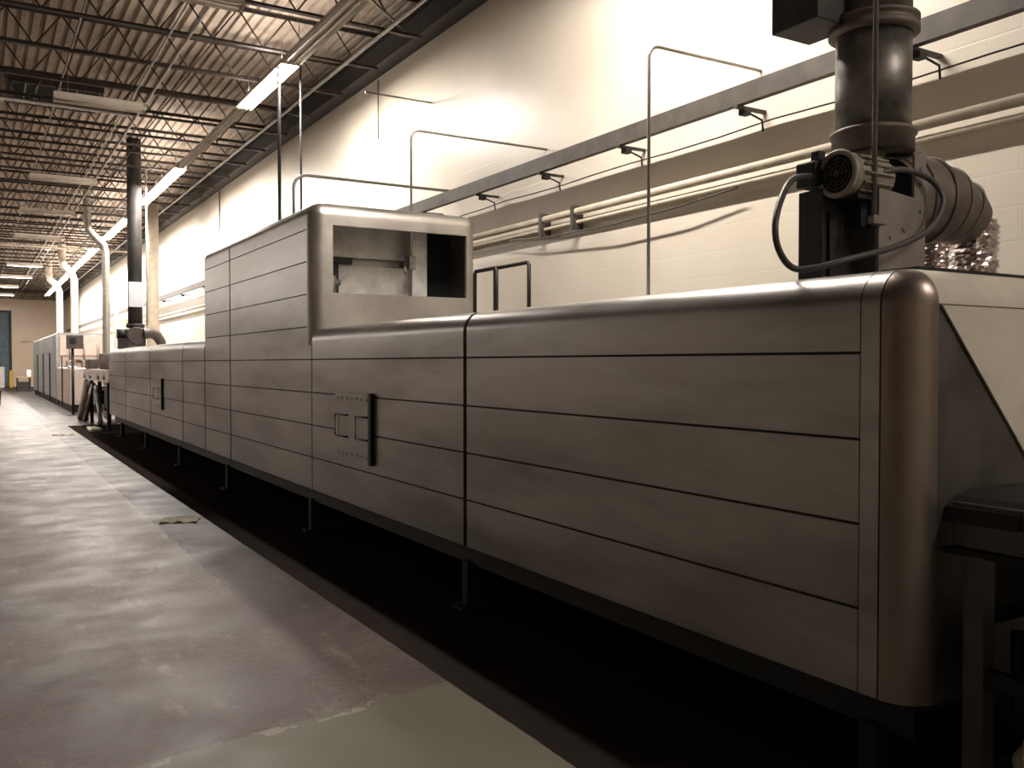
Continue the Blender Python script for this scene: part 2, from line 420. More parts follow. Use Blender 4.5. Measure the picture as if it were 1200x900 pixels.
cross = [(9.55, 1.85, False, 'unlit crosswise tube light cut by the top edge of the picture'),
         (14.17, 1.6, False, 'unlit crosswise tube light in front of the dark roof vent, largest of its row'),
         (20.45, 1.6, False, 'second unlit crosswise tube light, left of the dark stack'),
         (25.05, 1.6, False, 'third unlit crosswise tube light in the left row'),
         (30.05, 1.66, False, 'fourth unlit crosswise tube light, farthest unlit of the left row'),
         (38.9, 1.7, True, 'bright crosswise tube light, nearest glowing one of the left row'),
         (44.2, 1.6, True, 'glowing crosswise tube light, second glowing of the left row'),
         (50.0, 1.3, True, 'glowing crosswise tube light, third glowing of the left row'),
         (56.0, 1.3, True, 'glowing crosswise tube light, nearest to the far wall')]
for y, x, lit, lab in cross:
    put_fixture(x, y, 5.2, lit, 1.2, 'x', lab, None, POW * 1.0)
EXTRA = [(4.5, -1.9, 200, 'lit tube light close to the wall behind the viewer'), (-6, 24, 800, 'added unseen tube light left of the aisle, nearest of three'), (-6, 34, 900, 'added unseen tube light left of the aisle, middle of three'), (-6, 44, 900, 'added unseen tube light left of the aisle, farthest of three')]  # the three lamps left of the aisle are added to brighten oven and floor
for x, y, pw, lab in EXTRA:
    put_fixture(x, y, 5.2, True, 2.28, 'y', lab, None, pw)

# ------------------------------------------------------------------ tunnel oven
X0, X1, ZB, ZT, RR = 2.5, 4.14, .41, 1.81, .12
oven = thing('tunnel_oven', (3.3, 11.4, 0), 'long stainless steel tunnel oven with a raised tower, standing along the wall', 'industrial oven')
SEAMS = [.69, .97, 1.25, 1.535, 1.82, 2.105, 2.39, 2.67]
def outline(zb, zt, inset=0.0, r=RR, grooves=(), x0=X0, x1=X1, nseg=8):
    """XZ outline from bottom front up, over and down the back, with groove notches in the front"""
    pts = [(x0 + inset, zb)]
    g = .005
    gi = []
    for s in grooves:
        if zb + .05 < s < zt - r - .02:
            i = len(pts); pts += [(x0 + inset, s - g), (x0 + inset + .008, s - g + .001), (x0 + inset + .008, s + g - .001), (x0 + inset, s + g)]
            gi += [i, i + 1, i + 2]
    rr = max(r - inset, 0.0005)
    for i in range(nseg + 1):
        a = PI - (PI / 2) * i / nseg
        pts.append((x0 + r + rr * math.cos(a), zt - r + rr * math.sin(a)))
    for i in range(nseg + 1):
        a = PI / 2 - (PI / 2) * i / nseg
        pts.append((x1 - r + rr * math.cos(a), zt - r + rr * math.sin(a)))
    pts.append((x1 - inset, zb))
    return pts, gi
def section(y0, y1, zt, gs=SEAMS, name='oven_section', end_strip=0.0, zb=ZB):
    mb = MB(); pts, gi = outline(zb, zt, grooves=gs)
    n = len(pts)
    def slab(a, b, pts, gi):
        n = len(pts)
        A = [mb.bm.verts.new((p[0], a, p[1])) for p in pts]; B = [mb.bm.verts.new((p[0], b, p[1])) for p in pts]
        for i in range(n):
            f = mb.bm.faces.new((A[i], A[(i + 1) % n], B[(i + 1) % n], B[i]))
            f.material_index = 1 if i in gi else 0
        mb.bm.faces.new(A[::-1]); mb.bm.faces.new(B)
    if end_strip:
        slab(y0, y0 + end_strip - .004, *outline(zb, zt))
        slab(y0 + end_strip, y1, pts, gi)
    else: slab(y0, y1, pts, gi)
    return mb.build(name, [M['oven'], M['seam']], oven, smooth=40)
def cap(y0, y1, zt, hole=None, zb=ZB, depth=.3, mats=None, name='end_cap'):
    """rounded end towards -Y at y0, joined to the section at y1"""
    mb = MB(); rings = []; nn = 8
    ys = [(y0 + RR * (1 - math.sin(a)), RR * (1 - math.cos(a))) for a in [(PI / 2) * i / nn for i in range(nn + 1)]]
    # a=0: y0+RR inset 0 ; a=90: y0 inset RR
    if y1 > y0 + RR + 1e-4: ys = [(y1, 0)] + ys
    for (y, ins) in ys:
        pts, _ = outline(zb, zt, inset=ins)
        rings.append([mb.bm.verts.new((p[0], y, p[1])) for p in pts])
    n = len(rings[0])
    for i in range(len(rings) - 1):
        for k in range(n - 1):
            mb.bm.faces.new((rings[i][k], rings[i][k + 1], rings[i + 1][k + 1], rings[i + 1][k]))
        mb.bm.faces.new((rings[i][n - 1], rings[i][0], rings[i + 1][0], rings[i + 1][n - 1]))
    last = rings[-1]
    if hole is None:
        f = mb.bm.faces.new(last); f.material_index = 1
    else:
        hx0, hx1, hz0, hz1 = hole
        H = [mb.bm.verts.new(p) for p in ((hx0, y0, hz0), (hx0, y0, hz1), (hx1, y0, hz1), (hx1, y0, hz0))]
        m_ = 1
        # split outline: left(bottom->arc start .. arc mid), top, right
        iL = 1 + 8   # last of first arc
        iR = iL + 1
        def face(vs):
            f = mb.bm.faces.new(vs); f.material_index = m_
        face([last[0], *last[1:iL + 1], H[1], H[0]])
        face([last[iL], last[iR], H[2], H[1]])
        face([*last[iR:], H[3], H[2]])
        face([last[-1], last[0], H[0], H[3]])
        D = [mb.bm.verts.new((v.co.x, y0 + depth, v.co.z)) for v in H]
        for i in range(4):
            f = mb.bm.faces.new((H[i], H[(i + 1) % 4], D[(i + 1) % 4], D[i])); f.material_index = 1
    if len(mats or []) > 2:
        for f in mb.bm.faces:
            cc = f.calc_center_median()
            if cc.x > X0 + RR and cc.z > zt - RR - 1e-4: f.material_index = 2
    return mb.build(name, mats or [M['oven'], M['oven']], oven, smooth=40)

G = .042
def base_prism(p, gi, y0, y1):
    mb = MB(); mb.prism(p, lambda q, t: (q[0], t, q[1]), y0, y1); mb.bm.faces.ensure_lookup_table()
    for i in gi: mb.bm.faces[i].material_index = 1
    return mb.build('tower_base', [M['oven'], M['seam']], oven)
cap(1.74, 1.86 - .006, ZT, hole=(2.78, 3.9, .62, 1.05), mats=[M['corner'], M['endface'], M['plate']], name='near_end_cap')
MB().box(2.79, 3.89, 1.98, 1.995, .55, 1.1).build('entry_curtain', M['void'], oven)
section(1.86 + .006, 4.71 - G / 2, ZT, end_strip=.075)
section(4.71 + G / 2, 7.54 - G / 2, ZT)
section(11.72 + G / 2, 13.13 - G / 2, ZT)
section(13.13 + G / 2, 15.82 - G / 2, ZT)
section(15.82 + G / 2, 18.66 - G / 2, ZT)
section(18.66 + G / 2, 21.08, ZT)
TT = 2.91
# tower: lower solid of the first tower module, upper hood with the window
p, gi_ = outline(ZB, 1.66, r=.001, grooves=SEAMS); base_prism(p, gi_, 7.54, 7.66)
p, gi_ = outline(ZB, 1.95, r=.001, grooves=SEAMS); base_prism(p, gi_, 7.66, 8.2)
cap(7.54, 7.66, TT, hole=(2.70, 4.02, 2.12, 2.71), zb=1.661, depth=.04, mats=[M['oven_roll'], M['oven_roll']], name='tower_front')
mb = MB(); o1, gi = outline(1.95, TT, grooves=SEAMS); i1, _ = outline(1.95, TT - .03, x0=X0 + .03, x1=X1 - .03)
A = [mb.bm.verts.new((p[0], 7.662, p[1])) for p in o1]; B = [mb.bm.verts.new((p[0], 8.2002, p[1])) for p in o1]
for i in range(len(o1) - 1):
    f = mb.bm.faces.new((A[i], A[i + 1], B[i + 1], B[i])); f.material_index = 1 if i in gi else 0
A = [mb.bm.verts.new((p[0], 7.662, p[1])) for p in i1]; B = [mb.bm.verts.new((p[0], 8.2002, p[1])) for p in i1]
for i in range(len(i1) - 1): mb.bm.faces.new((A[i], A[i + 1], B[i + 1], B[i]))
mb.build('tower_hood', [M['oven'], M['seam']], oven, smooth=40)
section(8.2 + .0005, 10.4 - G / 2, TT, name='tower_section')
section(10.4 + G / 2, 11.72 - G / 2, TT, name='tower_section')
# inside the window
a = MB(); a.box(2.54, 4.1, 8.15, 8.19, 2.0, 2.87); a.build('inner_back_panel', M['tray'], oven)
a = MB(); a.box(2.9, 3.62, 7.98, 8.02, 2.0, 2.42, .006); a.box(3.62, 3.78, 7.9, 8.1, 2.0, 2.86, .006); a.box(2.56, 3.8, 8.08, 8.12, 2.5, 2.86, .006); a.build('inner_baffle', M['tray'], oven)
MB().box(3.80, 4.1, 8.05, 8.14, 2.0, 2.87).build('inner_opening', M['void'], oven)
a = MB(); a.box(2.56, 2.90, 7.95, 8.07, 2.0, 2.44); a.box(2.56, 3.02, 7.9, 7.97, 2.42, 2.48, .01); a.build('inner_actuator', M['black'], oven)
a = MB(); a.tube([(2.80, 7.86, 2.1), (2.80, 7.86, 2.3)], .04, 12); a.tube([(2.74, 7.86, 2.24), (2.88, 7.86, 2.24)], .03, 10); a.build('inner_valve', M['galv'], oven)
# recessed dark core behind the vertical joints
for (y, z) in ((4.71, ZT), (13.13, ZT), (15.82, ZT), (18.66, ZT)):
    p, _ = outline(ZB + .01, z - .03, x0=X0 + .03, x1=X1 - .03)
    MB().prism(p, lambda q, t: (q[0], t, q[1]), y - G / 2 + .0005, y + G / 2 - .0005).build('joint_strip', M['seam'], oven)
p, _ = outline(ZB + .01, ZT - .03, x0=X0 + .03, x1=X1 - .03); MB().prism(p, lambda q, t: (q[0], t, q[1]), 1.8545, 1.8655).build('joint_strip', M['seam'], oven)
p, _ = outline(ZB + .01, ZT - .015, x0=X0 + .02, x1=X1 - .02); MB().prism(p, lambda q, t: (q[0], t, q[1]), 7.54 - G / 2 + .0005, 7.5395).build('joint_strip', M['seam'], oven)
p, _ = outline(ZB + .01, ZT - .03, x0=X0 + .03, x1=X1 - .03); MB().prism(p, lambda q, t: (q[0], t, q[1]), 11.72 - G / 2 + .0005, 11.72 + G / 2 - .0005).build('joint_strip', M['seam'], oven)
p, _ = outline(ZB + .01, TT - .03, x0=X0 + .03, x1=X1 - .03); MB().prism(p, lambda q, t: (q[0], t, q[1]), 10.4 - .02, 10.4 + .02).build('joint_strip', M['seam'], oven)
# frame rails and legs
for x in (2.60, 3.97):
    a = MB(); a.box(x, x + .07, 1.8, 21.0, .27, .275); a.box(x, x + .006, 1.8, 21.0, .275, .405); a.box(x, x + .07, 1.8, 21.0, .4, .406)
    a.build('base_rail', M['frame'], oven)
for y in (1.95, 4.84, 7.8, 10.9, 13.8, 16.85, 19.9):
    a = MB(); a.box(2.63, 4.02, y - .04, y + .04, .29, .37); a.build('cross_member', M['frame'], oven)
    for x in (2.60, 4.03):
        a = MB(); a.box(x - .035, x + .035, y - .035, y + .035, .015, .29); a.box(x - .09, x + .09, y - .07, y + .07, 0.0, .016)
        for sx in (-.065, .065): a.tube([(x + sx, y, .016), (x + sx, y, .035)], .012, 6)
        a.build('leg', M['frame'], oven)
# hatches
def hatch(y, z0, z1):
    ht = MB(); ht.box(2.486, 2.4995, y - .36, y + .37, z0, z1, .003)
    for k in range(7):
        for z in (z0 + .03, z1 - .03):
            ht.tube([(2.486, y - .3 + k * .1, z), (2.481, y - .3 + k * .1, z)], .008, 8)
    o = ht.build('access_hatch', M['oven'], oven)
    a = MB(); a.box(2.468, 2.4995, y - .42, y - .365, z0 - .02, z1 + .02, .004); a.build('hinge_bar', M['black'], o)
    for (ya, yb) in ((y - .365, y - .12), (y + .08, y + .33)):
        zc = (z0 + z1) / 2; hw = .085
        a = MB()
        if ya < y - .3: pts = [(2.474, ya, zc - hw), (2.470, yb, zc - hw), (2.470, yb, zc + hw), (2.474, ya, zc + hw)]
        else: pts = [(2.486, ya, zc - hw), (2.470, ya + .02, zc - hw), (2.470, yb, zc - hw), (2.470, yb, zc + hw), (2.470, ya + .02, zc + hw), (2.486, ya, zc + hw)]
        a.tube(pts, .0065, 8); a.build('pull_handle', M['black'], o)
hatch(6.54, .77, 1.26)
hatch(15.05, .8, 1.25)
# near end pieces
a = MB(); a.prism([(2.625, 1.685), (4.0, 1.685), (4.0, 1.13), (3.16, 1.13)], lambda q, t: (q[0], t, q[1]), 1.731, 1.738)
a.build('guard_plate', M['plate'], oven)['label'] = 'pale triangular guard plate'
a = MB(); pr = [(2.64, 1.0), (2.66, 1.045), (2.72, 1.075), (2.8, 1.09), (4.0, 1.09), (4.0, 1.0)]
a.prism(pr, lambda q, t: (q[0], t, q[1]), 1.50, 1.739); a.build('entry_hood', M['black'], oven)
a = MB()
for x, y in ((2.75, 2.05), (4.03, 2.05)): a.box(x, x + .03, y, 7.4, 1.8, 1.825)
a.box(2.75, 4.06, 1.9, 2.05, 1.81, 1.83); a.build('roof_flange', M['black'], oven)

# ------------------------------------------------------------------ infeed table with bag
t = thing('infeed_table', (3.3, 1.0, 0), 'dark steel infeed table at the near end of the oven, under the pale plate', 'table')
a = MB(); a.box(2.67, 2.70, .1, 1.72, .92, 1.06, .004); a.box(3.97, 4.0, .1, 1.72, .92, 1.06, .004); a.box(2.70, 3.97, .1, .13, .92, 1.06); a.build('side_rail', M['endface'], t)
a = MB(); a.box(2.66, 2.70, .1, 1.735, .895, .915); a.build('rail_lip', M['frame'], t)
MB().box(2.70, 3.97, .13, 1.72, .99, 1.02).build('belt', M['black'], t)
for (x, y) in ((2.69, 1.64), (2.69, .3), (3.94, 1.64), (3.94, .3)):
    a = MB(); a.box(x - .033, x + .033, y - .033, y + .033, 0, .9, .004); a.build('leg', M['endface'], t)
for x in (2.69, 3.94): MB().box(x - .02, x + .02, .33, 1.61, .5, .55).build('stretcher', M['frame'], t)
MB().box(2.66, 3.97, .27, 1.68, .17, .2).build('lower_shelf', M['frame'], t)
a = MB(); a.tube([(2.80, 1.58, .2), (2.80, 1.58, .66)], .02, 8); a.box(2.76, 2.86, 1.3, 1.5, .38, .7, .02); a.tube([(2.95, 1.2, .55), (2.95, 1.6, .55)], .13, 16); a.build('drive_gear', M['black'], t)
bm = MB(); bmesh.ops.create_icosphere(bm.bm, subdivisions=4, radius=1)
for v in bm.bm.verts:
    c = v.co; nz = (c.z + 1) / 2
    rr = (1 - .82 * nz ** 1.3); wob = 1 + .12 * math.sin(7 * c.x + 3 * c.z) + .1 * math.sin(9 * c.y - 5 * c.z + 2 * c.x) + .05 * math.sin(17 * c.x + 11 * c.y)
    ln = max((c.x * c.x + c.y * c.y) ** .5, 1e-4)
    v.co = Vector((2.795 + c.x * .085 * rr * wob * (1 if ln else 1), 1.5 + c.y * .085 * rr * wob, .2 + .21 * max(nz, 0) ** 1.0))
tag(bm.build('plastic_bag', M['plastic'], smooth=60), 'small crumpled white plastic bag on the lower shelf of the infeed table', 'bag')

# ------------------------------------------------------------------ near exhaust blower on the oven roof
t = thing('exhaust_blower', (3.3, 2.5, ZT), 'dusty exhaust blower with round motor and curved duct, near end of the oven roof', 'blower')
a = MB(); a.box(2.87, 3.2, 2.41, 2.53, ZT, 2.19, .006); a.box(2.9, 3.17, 2.395, 2.415, ZT, 2.1, .003); a.build('base_box', M['black'], t)
a = MB(); a.box(3.2, 3.3, 2.44, 2.68, ZT, 2.40, .01); a.build('blower_housing', M['galv_dirty'], t)
mot = MB(); MX = Matrix.Translation((0, 2.35, 2.237)) @ Matrix.Rotation(PI / 2, 4, 'Y')
mot.lathe([(.07, 2.92), (.078, 2.925), (.078, 3.13), (.07, 3.14), (.045, 3.16), (.02, 3.162), (.02, 3.19)], 28, MX)
mo = mot.build('motor', M['motor'], t, smooth=35)
a = MB()
for k in range(14):
    an = k * 2 * PI / 14; cy, cz = .083 * math.cos(an), .083 * math.sin(an)
    a.tube([(2.95, 2.35 + cy, 2.237 + cz), (3.12, 2.35 + cy, 2.237 + cz)], .006, 6)
a.build('cooling_fins', M['motor'], mo)
a = MB(); rim = arc((2.885, 2.35, 2.237), .084, 0, 2 * PI, 32, (0, 1, 0), (0, 0, 1)); a.tube(rim, .011, 8, cap=False)
a.lathe([(.088, 2.885), (.088, 2.93), (.06, 2.932), (.06, 2.9325)], 28, MX); a.build('fan_cover_rim', M['motor'], mo)
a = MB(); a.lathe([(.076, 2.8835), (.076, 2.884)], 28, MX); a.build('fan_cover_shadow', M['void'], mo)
a = MB()
for rr in (.03, .045, .06): a.tube(arc((2.88, 2.35, 2.237), rr, 0, 2 * PI, 28, (0, 1, 0), (0, 0, 1)), .0018, 6, cap=False)
for k in range(8):
    an = k * PI / 4; a.tube([(2.88, 2.35 + .012 * math.cos(an), 2.237 + .012 * math.sin(an)), (2.88, 2.35 + .078 * math.cos(an), 2.237 + .078 * math.sin(an))], .0018, 6)
a.lathe([(.014, 2.876), (.014, 2.884)], 16, MX); a.build('fan_grille', M['rubber'], mo)
a = MB(); a.box(2.84, 2.95, 2.42, 2.52, 2.2, 2.3, .008); a.box(2.86, 2.9, 2.42, 2.46, 2.3, 2.34, .004); a.build('terminal_box', M['black'], mo)
a = MB(); a.box(3.0, 3.06, 2.33, 2.46, 2.04, 2.16); a.box(2.93, 3.15, 2.29, 2.44, 2.14, 2.155); a.build('motor_mount', M['black'], t)
# stepped bracket plate
a = MB(); a.prism([(3.05, ZT), (3.34, ZT), (3.345, 2.37), (3.27, 2.34), (3.27, 2.17), (3.05, 2.19)], lambda q, tt: (q[0], tt, q[1]), 2.285, 2.297)
for (x, z) in ((3.07, 2.06), (3.20, 2.04), (3.21, 2.03), (3.12, 2.0), (3.31, 2.29), (3.31, 2.22), (3.31, 2.12)): a.tube([(x, 2.285, z), (x, 2.280, z)], .008, 8)
a.build('bracket_plate', M['plate_grey'], t)
# curved segmented duct
path = []; rad = []
P0 = Vector((3.50, 2.50, 2.20))
ctr = [(3.40, 2.53, 2.20, .195), (3.50, 2.52, 2.215, .20), (3.62, 2.50, 2.22, .19), (3.74, 2.49, 2.21, .17), (3.84, 2.475, 2.185, .145), (3.92, 2.465, 2.14, .12)]
a = MB()
for i in range(len(ctr) - 1):
    p = Vector(ctr[i][:3]); q = Vector(ctr[i + 1][:3]); dd = (q - p).normalized()
    a.tube([p, q], [ctr[i][3], ctr[i + 1][3]], 28, cap=False)
a.build('curved_duct', M['galv_dirty'], t, smooth=40)
a = MB()
for i in range(1, len(ctr) - 1):
    p = Vector(ctr[i][:3]); dd = (Vector(ctr[i + 1][:3]) - Vector(ctr[i - 1][:3])).normalized(); x = dd.cross(Vector((0, 0, 1))).normalized(); y = x.cross(dd)
    a.tube(arc(p, ctr[i][3] + .002, 0, 2 * PI, 28, x, y), .006, 6, cap=False)
a.tube(arc((3.40, 2.53, 2.20), .197, 0, 2 * PI, 28, (0, 1, 0), (0, 0, 1)), .009, 6, cap=False)
a.build('duct_seam', M['galv_dirty'], t)
a = MB(); a.lathe([(.185, 3.43), (.185, 3.431)], 28, Matrix.Translation((0, 2.53, 2.205)) @ Matrix.Rotation(PI / 2, 4, 'Y')); a.build('duct_interior', M['void'], t)
def foil(x, y, r, z0, z1):
    mb = MB(); n = 26; sg = 36; rings = []
    for i in range(n + 1):
        z = z0 + (z1 - z0) * i / n
        ring = []
        for k in range(sg):
            an = k * 2 * PI / sg
            q = r * (1 + .10 * math.cos(i * PI) * .5 + .09 * (random.random() - .5) + .04 * math.sin(3 * an + i))
            ring.append(mb.bm.verts.new((x + q * math.cos(an), y + q * math.sin(an), z)))
        rings.append(ring)
    for i in range(n):
        for k in range(sg): mb.bm.faces.new((rings[i][k], rings[i][(k + 1) % sg], rings[i + 1][(k + 1) % sg], rings[i + 1][k]))
    return mb
foil(3.95, 2.46, .105, ZT, 2.15).build('foil_hose', M['foil'], t)
foil(3.60, 2.42, .06, ZT, 2.02).build('foil_hose', M['foil'], t)
def smooth_path(P, n=6):
    P = [Vector(p) for p in P]; out = []
    for i in range(len(P) - 1):
        a = P[max(i - 1, 0)]; b = P[i]; c = P[i + 1]; d = P[min(i + 2, len(P) - 1)]
        for k in range(n):
            u = k / n
            out.append(0.5 * ((2 * b) + (c - a) * u + (2 * a - 5 * b + 4 * c - d) * u * u + (3 * b - a - 3 * c + d) * u ** 3))
    return out + [P[-1]]
cab = [(2.85, 2.44, 2.24), (2.68, 2.39, 2.20), (2.56, 2.34, 2.10), (2.49, 2.3, 1.99), (2.515, 2.3, 1.905), (2.59, 2.3, 1.85), (2.67, 2.25, 1.855), (2.79, 2.2, 1.89), (3.04, 2.2, 1.95),
       (3.24, 2.2, 2.03), (3.36, 2.22, 2.15), (3.33, 2.25, 2.24), (3.19, 2.27, 2.27), (3.07, 2.28, 2.25), (3.05, 2.31, 2.22)]
MB().tube(smooth_path(cab), .0125, 10).build('power_cable', M['rubber'], t)
a = MB(); a.tube([(3.0, 2.27, 2.07), (3.0, 2.27, 4.3), (3.0, 2.27, 5.58)], .0105, 10)
a.box(2.98, 3.06, 2.255, 2.285, 2.04, 2.075, .004)
tag(a.build('vertical_conduit', M['conduit']), 'thin vertical conduit in front of the near exhaust stack', 'conduit')
# near stack
t = thing('exhaust_stack', (3.33, 2.53, 2.4), 'round grey metal exhaust stack rising from the near blower to the roof', 'exhaust stack')
MT = Matrix.Translation((3.33, 2.53, 0))
a = MB(); a.lathe([(.155, 2.48), (.155, 2.94)], 36, MT); a.lathe([(.155, 2.96), (.155, ZD)], 36, MT); a.build('duct', M['galv'], t)
a = MB(); a.lathe([(.168, 2.40), (.168, 2.47), (.178, 2.475), (.178, 2.49), (.16, 2.50)], 36, MT); a.build('collar', M['galv_dirty'], t)
a = MB(); a.lathe([(.16, 2.90), (.185, 2.905), (.185, 2.93), (.175, 2.935), (.175, 2.95), (.185, 2.955), (.185, 2.97), (.16, 2.975)], 36, MT); a.build('flange_ring', M['galv_dirty'], t)
a = MB(); a.box(3.0, 3.24, 2.55, 2.80, 2.93, 3.5, .006); a.build('damper_box', M['girder'], t)

# ------------------------------------------------------------------ conduits dropping to the oven
def drop(name, pts, r, label, cat='conduit', m='conduit'):
    return tag(MB().tube(pts, r, 10).build(name, M[m]), label, cat)
def elbow(x, y, z0, zt, x1, R=.09):
    return [(x, y, z0)] + arc((x + R, y, zt - R), R, PI, PI / 2, 6, (1, 0, 0), (0, 0, 1)) + [(x1, y, zt)]
drop('bent_conduit', elbow(4.02, 4.86, ZT, 3.70, XW), .012, 'thin bent conduit rising from the low oven roof and turning to the wall')
drop('bent_conduit', elbow(3.567, 7.80, 2.52, 3.71, XW), .012, 'thin bent conduit entering the tower roof above its window')
drop('bent_conduit', elbow(3.10, 9.94, TT, 3.63, XW, .16), .018, 'thicker bent conduit from the middle of the tower roof to the wall')
drop('vertical_conduit', [(3.3, 11.15, TT), (3.3, 11.15, 5.2)], .022, 'dark vertical pipe from the tower roof up to the glowing tube light', 'pipe', 'girder')
drop('vertical_conduit', [(3.72, 11.6, TT), (3.72, 11.6, 5.6)], .014, 'slim vertical conduit beside the dark pipe on the tower roof', 'conduit', 'girder')
drop('wall_conduit', [(5.06, 12.2, 5.6), (5.06, 12.2, 4.75)], .012, 'short conduit stub coming down the top of the wall')
drop('wall_conduit', [(5.04, 21.9, 5.6), (5.04, 21.9, 2.2)], .02, 'vertical conduit on the bright wall left of the tower')
a = MB(); a.box(3.535, 3.60, 7.775, 7.83, 2.39, 2.52, .006); a.tube([(3.5, 7.8, 2.42), (3.5, 7.8, 2.36), (3.57, 7.8, 2.34)], .012, 8)
tag(a.build('junction_box', M['galv']), 'small junction box hanging behind the tower window', 'junction box')

# guard rails
def hoop(x, y0, y1, zt, label):
    a = MB(); a.tube([(x, y0, ZT), (x, y0, zt - .02), (x, y0 + .02 * (1 if y1 > y0 else -1), zt), (x, y1 - .02 * (1 if y1 > y0 else -1), zt), (x, y1, zt - .02), (x, y1, ZT)], .017, 10)
    tag(a.build('guard_rail', M['black']), label, 'rail')
hoop(3.8, 6.59, 6.97, 2.31, 'black hoop rail on the oven roof touching the tower, left of two')
hoop(4.0, 6.39, 6.96, 2.35, 'wider black hoop rail on the oven roof, right of two')

# ------------------------------------------------------------------ wall services
a = MB(); a.box(4.80, 4.86, -3, 60, 3.39, 3.396); a.box(4.80, 4.806, -3, 60, 3.396, 3.524); a.box(4.80, 4.86, -3, 60, 3.524, 3.53)
wb = tag(a.build('wall_channel', M['beam']), 'long grey steel channel carried along the wall on brackets', 'steel channel')
for y in (3.4, 4.82, 6.22, 7.5, 8.8, 10.2, 11.6, 13.0, 14.4, 17.2, 20.0, 22.8, 25.6, 28.4):
    a = MB(); a.box(4.80, XW - .001, y - .02, y + .02, 3.37, 3.39); a.box(4.86, 4.93, y - .03, y + .03, 3.33, 3.37); a.tube([(4.90, y, 3.36), (5.02, y - .05, 3.30), (5.03, y - .05, 3.22)], .008, 6)
    a.build('bracket', M['girder'], wb)
drop('wall_pipe', [(5.02, -3, 2.97), (5.02, 60, 2.97)], .035, 'cream painted pipe along the wall, thickest of the run below the channel', 'pipe', 'paint_pipe')
drop('wall_pipe', [(5.03, -3, 2.87), (5.03, 60, 2.87)], .018, 'thin pipe along the wall directly under the cream painted pipe', 'pipe', 'paint_pipe')
n = 60; drop('wall_wire', [(5.06, -3 + 33 * i / n, 3.30 - .02 * abs(math.sin(i * .9))) for i in range(n + 1)], .006, 'thin sagging wire along the wall between channel and pipes', 'wire', 'beam')
drop('loose_cable', [(5.0, 5.0, 2.84), (4.98, 5.6, 2.79), (4.98, 6.5, 2.76), (5.0, 7.6, 2.78), (5.02, 8.4, 2.84)], .008, 'loose cable sagging below the wall pipes', 'cable', 'beam')
cl = MB(); cl.box(4.97, XW - .001, 7.72, 7.76, 2.8, 3.03); cl.box(4.97, XW - .001, 7.15, 7.19, 2.8, 3.03)
tag(cl.build('pipe_clamp', M['beam']), 'pair of clamps holding the wall pipes beside the hoop rails', 'clamp')

# ------------------------------------------------------------------ far stack and blower
t = thing('exhaust_stack', (2.95, 20.3, 2.2), 'dark exhaust stack with a pale plate on it, far end of the oven', 'exhaust stack')
MT = Matrix.Translation((2.92, 20.3, 0))
a = MB(); a.lathe([(.145, 2.25), (.145, ZD)], 24, MT); a.build('duct', M['girder'], t)
a = MB(); a.lathe([(.155, 2.25), (.185, 2.27), (.185, 2.32), (.155, 2.34)], 24, MT); a.build('collar', M['black'], t)
MB().box(2.77, 3.07, 20.1, 20.14, 2.68, 3.2, .004).build('pale_plate', M['signplate'], t)['label'] = 'pale blue grey plate'
MB().tube([(3.14, 20.2, 2.3), (3.14, 20.2, 5.6)], .02, 8).build('conduit', M['paint_pipe'], t)
t = thing('exhaust_blower', (2.9, 20.2, ZT), 'dark exhaust blower on the far end of the oven roof, seen small', 'blower')
a = MB(); a.box(2.75, 3.1, 20.1, 20.5, ZT, 2.05, .01); a.lathe([(.17, 20.08), (.19, 20.1), (.19, 20.38), (.17, 20.4)], 20, Matrix.Translation((2.92, 0, 2.08)) @ Matrix.Rotation(-PI / 2, 4, 'X')); a.build('blower_housing', M['cabinet_dark'], t)
a = MB(); a.tube([(2.56, 20.3, 2.12), (2.76, 20.3, 2.12)], .1, 16); a.box(2.58, 2.72, 20.2, 20.4, ZT, 2.03); a.build('motor', M['black'], t)
a = MB(); a.tube([(3.05, 20.0, 2.12), (3.18, 20.0, 2.14), (3.3, 20.0, 2.08), (3.38, 20.0, 1.95), (3.40, 20.0, ZT)], [.12, .115, .11, .1, .09], 16); a.build('curved_duct', M['cabinet_dark'], t, smooth=50)
tag(MB().tube([(3.98, 24.7, 0), (3.98, 24.7, ZD)], .155, 20).build('vertical_duct', M['paint_pipe']), 'pale vertical duct behind the far end of the oven, right of the dark stack', 'duct')
# pipes around the second machine
tag(MB().tube([(3.14, 27.0, 0), (3.14, 27.0, 4.55), (3.10, 27.0, 4.75), (2.85, 27.0, 5.0), (2.72, 27.0, 5.15), (2.68, 27.0, 5.4), (2.68, 27.0, ZD)], .10, 16).build('bent_duct', M['conduit'], smooth=60), 'silvery duct with an s shaped bend at its top, between oven and second machine', 'duct')
tag(MB().tube([(3.34, 26.6, 0), (3.34, 26.6, 3.4)], .06, 12).build('vertical_pipe', M['paint_pipe']), 'white vertical pipe right of the s bent duct', 'pipe')
for (x, y, lab) in ((3.2, 43.4, 'pale vertical duct on the second machine, left of two'), (3.2, 36.8, 'pale vertical duct on the second machine, right of two')):
    tag(MB().tube([(x, y, 2.6), (x, y, 4.6), (x - .1, y, 4.85), (x - .35, y, 5.1), (x - .4, y, 5.4), (x - .4, y, ZD)], .13, 16).build('bent_duct', M['paint_pipe'], smooth=60), lab, 'duct')

